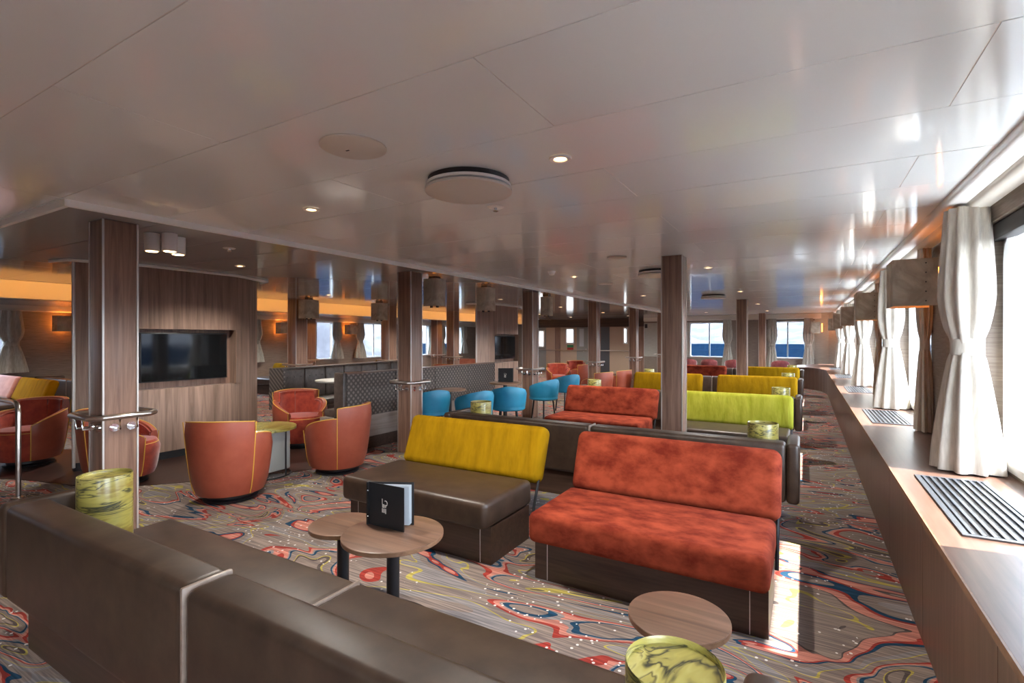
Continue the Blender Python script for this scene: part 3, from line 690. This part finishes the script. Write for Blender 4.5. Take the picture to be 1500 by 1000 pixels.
# ------------------------------------------------------------------ tables
def round_table(x, y, z, r, label, top='tabletop', group='round side tables', base=True):
    e = empty('round_table', (x, y, 0), label, 'table', group)
    lathe('tabletop', [(r-.012, z-.028), (r, z-.024), (r, z-.001), (r-.003, z)], M[top], e, n=56)
    o = lathe('edge_band', [(r+.001, z-.022), (r+.0015, z-.003)], M['tableedge' if top == 'tabletop' else top], e, n=56)
    lathe('leg', [(.034, .008), (.034, z-.028)], M['black'], e, n=20); lathe('foot', [(r*.72, .0), (r*.72, .008), (.034, .012)], M['black'], e, n=36)
    return e
round_table(-1.90, 2.00, .47, .265, 'walnut round side table carrying the menu, before the yellow bench')
round_table(-2.34, 2.05, .42, .19, 'smaller walnut side table half under the menu table')
round_table(-.43, 2.03, .42, .19, 'walnut round side table before the near salmon bench')
round_table(-4.42, 7.35, .76, .27, 'walnut pedestal table with a menu among the blue chairs')
round_table(-4.80, 6.3, .72, .25, 'walnut pedestal table behind the second left column')
round_table(-6.9, 6.0, .80, .42, 'white round table inside the rear booth', top='white')
round_table(-9.6, 5.4, .74, .40, 'pale round table left of the rear booth', top='white')
round_table(-4.2, 13.2, .42, .2, 'olive marbled small table near the salmon armchairs', top='marble')
mt = empty('cocktail_table', (-5.15, 3.42, 0), 'olive marbled oval table between the orange armchairs', 'table')
bm = bmesh.new(); addlathe(bm, [(.30, .50), (.325, .505), (.325, .535), (.315, .54)], n=48); fin('tabletop', bm, M['marble'], mt, smooth=True)
box('pedestal', (-.19, .19, -.19, .19, .06, .50), M['greydoor'], mt, bev=.02)
for a in (.3, 1.9, 3.4, 5.0): tube('leg', [(.27*math.cos(a), .27*math.sin(a), .01), (.27*math.cos(a), .27*math.sin(a), .50)], .009, M['black'], mt)
tube('foot_ring', [(.27*math.cos(i*PI/12), .27*math.sin(i*PI/12), .012) for i in range(24)], .008, M['black'], mt, 8, True)

# ------------------------------------------------------------------ menus: covers, pages, rings, printed emblem
def menu(x, y, z, rz, label, s=1.0):
    e = empty('menu_folder', (x, y, z), label, 'menu', 'menus', rz); e.scale = (s, s, s)
    w, h = .255, .235
    def leaf(nm, ang, th, m, x0=0, z0=0, z1=h, ww=w, off=0):
        bm = bmesh.new(); addbox(bm, x0, ww, -th/2, th/2, z0, z1); bmesh.ops.translate(bm, verts=bm.verts, vec=(0, off, 0))
        bmesh.ops.rotate(bm, verts=bm.verts, cent=(0, 0, 0), matrix=Matrix.Rotation(ang, 3, 'Z')); return fin(nm, bm, m, e)
    front = leaf('front_cover', -.22, .004, M['cardblack']); leaf('back_cover', .22, .004, M['cardblack'])
    for i in range(6): leaf('page', .20-.03*i, .0012, M['paper'], .012, .012, h-.012, w-.012)
    box('spine', (-.008, .004, -.012, .012, 0, h), M['cardblack'], e)
    for q in (.2, .8):
        bm = bmesh.new(); bmesh.ops.create_icosphere(bm, subdivisions=2, radius=.005, matrix=Matrix.Translation((.002, -.013, h*q))); fin('rivet', bm, M['chrome'], e)
    # emblem: stem, curl, two rows of little letters
    bm = bmesh.new(); cx, cz = .12, .115
    for d in ((-.020, -.016, .012, .040), (-.018, -.004, -.008, .012), (-.002, .010, -.006, .010), (-.020, -.012, -.034, -.012), (-.009, -.001, -.034, -.012), (.002, .010, -.038, -.012)):
        addbox(bm, cx+d[0], cx+d[1], -.0028, -.0022, cz+d[2], cz+d[3])
    pts = [(cx+.006+.012*math.cos(a), -.0025, cz+.018+.014*math.sin(a)) for a in [math.radians(v) for v in range(-100, 150, 25)]]
    addtube(bm, pts, .0022, 6)
    bmesh.ops.rotate(bm, verts=bm.verts, cent=(0, 0, 0), matrix=Matrix.Rotation(-.22, 3, 'Z')); fin('emblem', bm, M['print'], front)
    return e
menu(-2.10, 2.02, .4715, .24, 'black menu folder standing open on the near walnut table')
menu(-4.54, 7.33, .7615, .5, 'black menu folder on the pedestal table among the blue chairs')

# ------------------------------------------------------------------ tub armchairs
def shell(bm, a0, a1, top, bot, rt, rb, th, n=14, m=6):
    """curved upholstered wall: angles from +Y (the back), top(a) height, radius grows from rb to rt"""
    O, I = [], []
    for i in range(n+1):
        a = a0+(a1-a0)*i/n; tz = top(a); co, ci = [], []
        for j in range(m+1):
            q = j/m; z = bot+(tz-bot)*q; zz = (z-bot)/.70
            r = rb+(rt-rb)*min(1, zz)**.55; c = .02*(1 if j == m else 0)
            co.append(bm.verts.new(((r-c)*math.sin(a), (r-c)*math.cos(a), z))); ci.append(bm.verts.new(((r-th+c)*math.sin(a), (r-th+c)*math.cos(a), z)))
        O.append(co); I.append(ci)
    for i in range(n):
        for j in range(m):
            bm.faces.new((O[i][j], O[i+1][j], O[i+1][j+1], O[i][j+1])); bm.faces.new((I[i][j], I[i+1][j], I[i+1][j+1], I[i][j+1]))
        bm.faces.new((O[i][m], O[i+1][m], I[i+1][m], I[i][m])); bm.faces.new((O[i][0], O[i+1][0], I[i+1][0], I[i][0]))
    for i in (0, n):
        for j in range(m): bm.faces.new((O[i][j], O[i][j+1], I[i][j+1], I[i][j]))
    return [O[i][m].co.copy() for i in range(n+1)], O
def armchair():
    e = empty('tub_armchair', (0, 0, 0), 'x', 'armchair', 'orange tub armchairs'); RB, RT, TH = .285, .385, .085
    A1, A2 = math.radians(56), math.radians(140)
    bm = bmesh.new(); tb, O = shell(bm, -A1, A1, lambda a: .765-.02*(a/A1)**2, .075, RT, RB, TH); bk = fin('backrest', bm, M['orange'], e, smooth=True, ang=50)
    tube('piping', [v*1.0 for v in tb], .0055, M['piping'], bk, 6)
    for s_ in (-1, 1):
        pts = [O_[0] for O_ in ()]
        rr = lambda z: RB+(RT-RB)*((z-.075)/.70)**.55
        tube('piping', [((rr(z)+.001)*math.sin(s_*A1), (rr(z)+.001)*math.cos(s_*A1), z) for z in [.08+.665*i/10 for i in range(11)]], .005, M['piping'], bk, 6)
        at = lambda a: .635-.15*((abs(a)-A1)/(A2-A1))**2
        bm = bmesh.new(); ta, _ = shell(bm, s_*A1, s_*A2, at, .075, RT-.004, RB, TH); ar = fin('arm', bm, M['orange'], e, smooth=True, ang=50)
        tube('piping', ta, .0055, M['piping'], ar, 6)
        tube('piping', [((rr(z)+.0)*math.sin(s_*A2), (rr(z)+.0)*math.cos(s_*A2), z) for z in [.08+.40*i/8 for i in range(9)]], .005, M['piping'], ar, 6)
        bm = bmesh.new(); shell(bm, s_*.02, s_*A2*.985, lambda a: (.74 if abs(a) < A1 else at(a)-.02), .30, RT-TH+.012, RB-TH+.07, .02, n=24); fin('lining', bm, M['red'], e, smooth=True, ang=50)
    bm = bmesh.new(); shell(bm, A2, 2*PI-A2, lambda a: .40, .075, RT-.01, RB, .12, n=10); fin('front_panel', bm, M['red'], e, smooth=True, ang=50)
    prof = [(.10, .30), (.285, .31), (.295, .39), (.275, .43), (.15, .445), (.001, .448)]
    bm = bmesh.new(); addlathe(bm, prof, n=36); bmesh.ops.translate(bm, verts=bm.verts, vec=(0, -.03, 0)); st = fin('seat_cushion', bm, M['red'], e, smooth=True)
    tube('piping', [(.290*math.sin(a), -.03+.290*math.cos(a), .40) for a in [2*PI*i/36 for i in range(36)]], .005, M['piping'], st, 6, True)
    lathe('swivel_base', [(.23, .0), (.235, .02), (.20, .03), (.20, .08)], M['black'], e, n=36)
    return e
ac = armchair()
AC = [(-4.70, 2.78, math.radians(-118), 'orange leather tub armchair with its back to the viewer, left of the marbled table'),
      (-6.14, 4.62, math.radians(60), 'orange tub armchair facing the viewer before the rear booth'),
      (-4.60, 3.95, math.radians(-70), 'orange leather tub armchair seen from behind on the right of the group'),
      (-6.20, 2.50, math.radians(95), 'orange tub armchair half hidden behind the nearest column'),
      (-8.05, 2.30, math.radians(80), 'dark red tub armchair at far left beside the screen wall end'),
      (-6.3, 13.5, math.radians(150), 'far red tub armchair left of the lobby'), (-6.6, 15.5, math.radians(60), 'far red tub armchair before the grey lobby door'),
      (-5.6, 13.7, math.radians(-60), 'far salmon tub armchair with its back turned, before the lobby'),
      (-4.05, 10.7, math.radians(-90), 'salmon tub armchair beside the fourth left column, left of two'), (-3.9, 11.6, math.radians(-90), 'salmon tub armchair beside the far yellow bench, right of two'),
      (-9.2, 11.9, math.radians(0), 'far red armchair behind the patterned booth, left'), (-9.8, 15.6, math.radians(30), 'far red armchair by the sea windows')]
# local back is +Y; rotation turns it
def rot_back(dx, dy): return math.atan2(-dx, dy)
BK = [(.57, -.82), (-.85, .35), (.95, .25), (-.6, -.75), (-.6, .8), (-.5, .8), (-.3, .9), (.7, -.5), (.8, -.3), (.8, -.2), (.3, -.9), (.5, .8)]
for i, (x, y, a, lb) in enumerate(AC):
    c = ac if i == 0 else inst(ac, (0, 0, 0)); c.location = (x, y, .005); c.rotation_euler.z = rot_back(*BK[i]); c['label'] = lb

# blue dining tubs
def bluechair(mat, name, cat):
    e = empty(name, (0, 0, 0), 'x', 'chair', cat)
    A2 = math.radians(112)
    bm = bmesh.new(); shell(bm, -A2, A2, lambda a: .78-.13*(abs(a)/A2)**1.5, .42, .315, .25, .05, n=26); fin('shell', bm, M[mat], e, smooth=True, ang=60)
    bm = bmesh.new(); addlathe(bm, [(.24, .40), (.262, .42), (.262, .46), (.23, .485), (.001, .49)], n=32); fin('seat', bm, M[mat], e, smooth=True)
    for a in (.8, 2.35, 3.9, 5.5): tube('leg', [(.17*math.cos(a), .17*math.sin(a), .405), (.22*math.cos(a), .22*math.sin(a), .0)], .014, M['black'], e)
    return e
bc = bluechair('blue', 'tub_chair', 'blue tub chairs')
BCs = [(-4.70, 5.72, (.9, -.5), 'blue tub chair partly behind the second left column'), (-4.10, 5.95, (.9, -.35), 'blue tub chair left of the marbled drum lamp'), (-4.0, 6.75, (.55, -.8), 'blue tub chair right of the marbled drum lamp, before the menu table'),
       (-4.12, 8.2, (.9, -.3), 'blue tub chair just right of the third left column'), (-4.3, 9.6, (.85, -.5), 'farthest blue tub chair, behind the salmon bench')]
for i, (x, y, d, lb) in enumerate(BCs):
    c = bc if i == 0 else inst(bc, (0, 0, 0)); c.location = (x, y, 0); c.rotation_euler.z = rot_back(*d); c['label'] = lb
mc = bluechair('maroon', 'tub_chair', 'maroon tub chairs')
for i, (x, lb) in enumerate(((-3.7, 'maroon tub chair at the front window, leftmost'), (-3.0, 'maroon tub chair at the front window, second from left'), (-2.2, 'maroon tub chair left of the last column'), (-.75, 'maroon tub chair below the right-hand front window'))):
    c = mc if i == 0 else inst(mc, (0, 0, 0)); c.location = (x, 19.2, 0); c.rotation_euler.z = rot_back(.1, -1); c['label'] = lb

# ------------------------------------------------------------------ booths
b1 = empty('booth', (-5.15, 4.5, 0), 'booth with patterned fabric back on a pale base behind the second left column', 'booth')
box('plinth', (-.40, .0, .03, 3.6, 0, .17), M['woodx'], b1); box('base', (-.43, .02, .0, 3.62, .17, .46), M['palewood'], b1)
for i in range(4): box('back_panel', (-.09, .03, .05+.9*i, .945+.9*i, .46, 1.04), M['weave'], b1, bev=.015)
box('end_panel', (-.14, .035, -.02, .045, .17, 1.06), M['leatherdark'], b1, bev=.012)
box('seat_cushion', (-.42, -.10, .05, 3.6, .46, .56), M['leatherdark'], b1, bev=.03); box('top_rail', (-.10, .035, .04, 3.62, 1.035, 1.055), M['woody'], b1)
b2 = empty('booth', (-7.75, 5.35, 0), 'rear booth of dark tufted leather with a patterned end panel', 'booth', rz=math.radians(7))
box('base', (-.1, .6, .03, 3.5, 0, .36), M['woodx'], b2); box('seat_cushion', (.1, .64, .03, 3.5, .34, .46), M['leatherdark'], b2, bev=.03)
for i in range(7):
    bk = box('back_panel', (-.02, .12, .04+.5*i, .53+.5*i, .44, .98), M['leatherdark'], b2, bev=.04, seg=3)
    for j in range(3):
        bm = bmesh.new(); bmesh.ops.create_icosphere(bm, subdivisions=1, radius=.012, matrix=Matrix.Translation((.12, .14+.5*i+.15*j, .84))); fin('button', bm, M['leatherdark'], bk)
prism('end_panel', [(-.12, -.03), (.62, -.03), (.62, .03), (-.12, .03)], .30, .60, M['weave'], b2); box('end_panel', (-.12, .2, -.03, .03, .60, 1.0), M['weave'], b2, bev=.01)
box('top_rail', (-.12, .12, .0, 3.54, .975, 1.0), M['leatherdark'], b2, bev=.01)
# steel stair rail at the left edge
sr = empty('stair_rail', (-6.42, 1.76, 0), 'brushed steel handrail post at the far left edge', 'handrail')
tube('rail', [(0, 0, .01), (0, 0, .80), (-.015, 0, .86), (-.06, 0, .89), (-.12, 0, .895), (-1.3, 0, .895)], .021, M['steel'], sr, 12)
lathe('floor_flange', [(.05, 0), (.05, .008), (.03, .012)], M['steel'], sr, n=24); tube('post', [(-1.25, 0, .0), (-1.25, 0, .89)], .021, M['steel'], sr, 12)
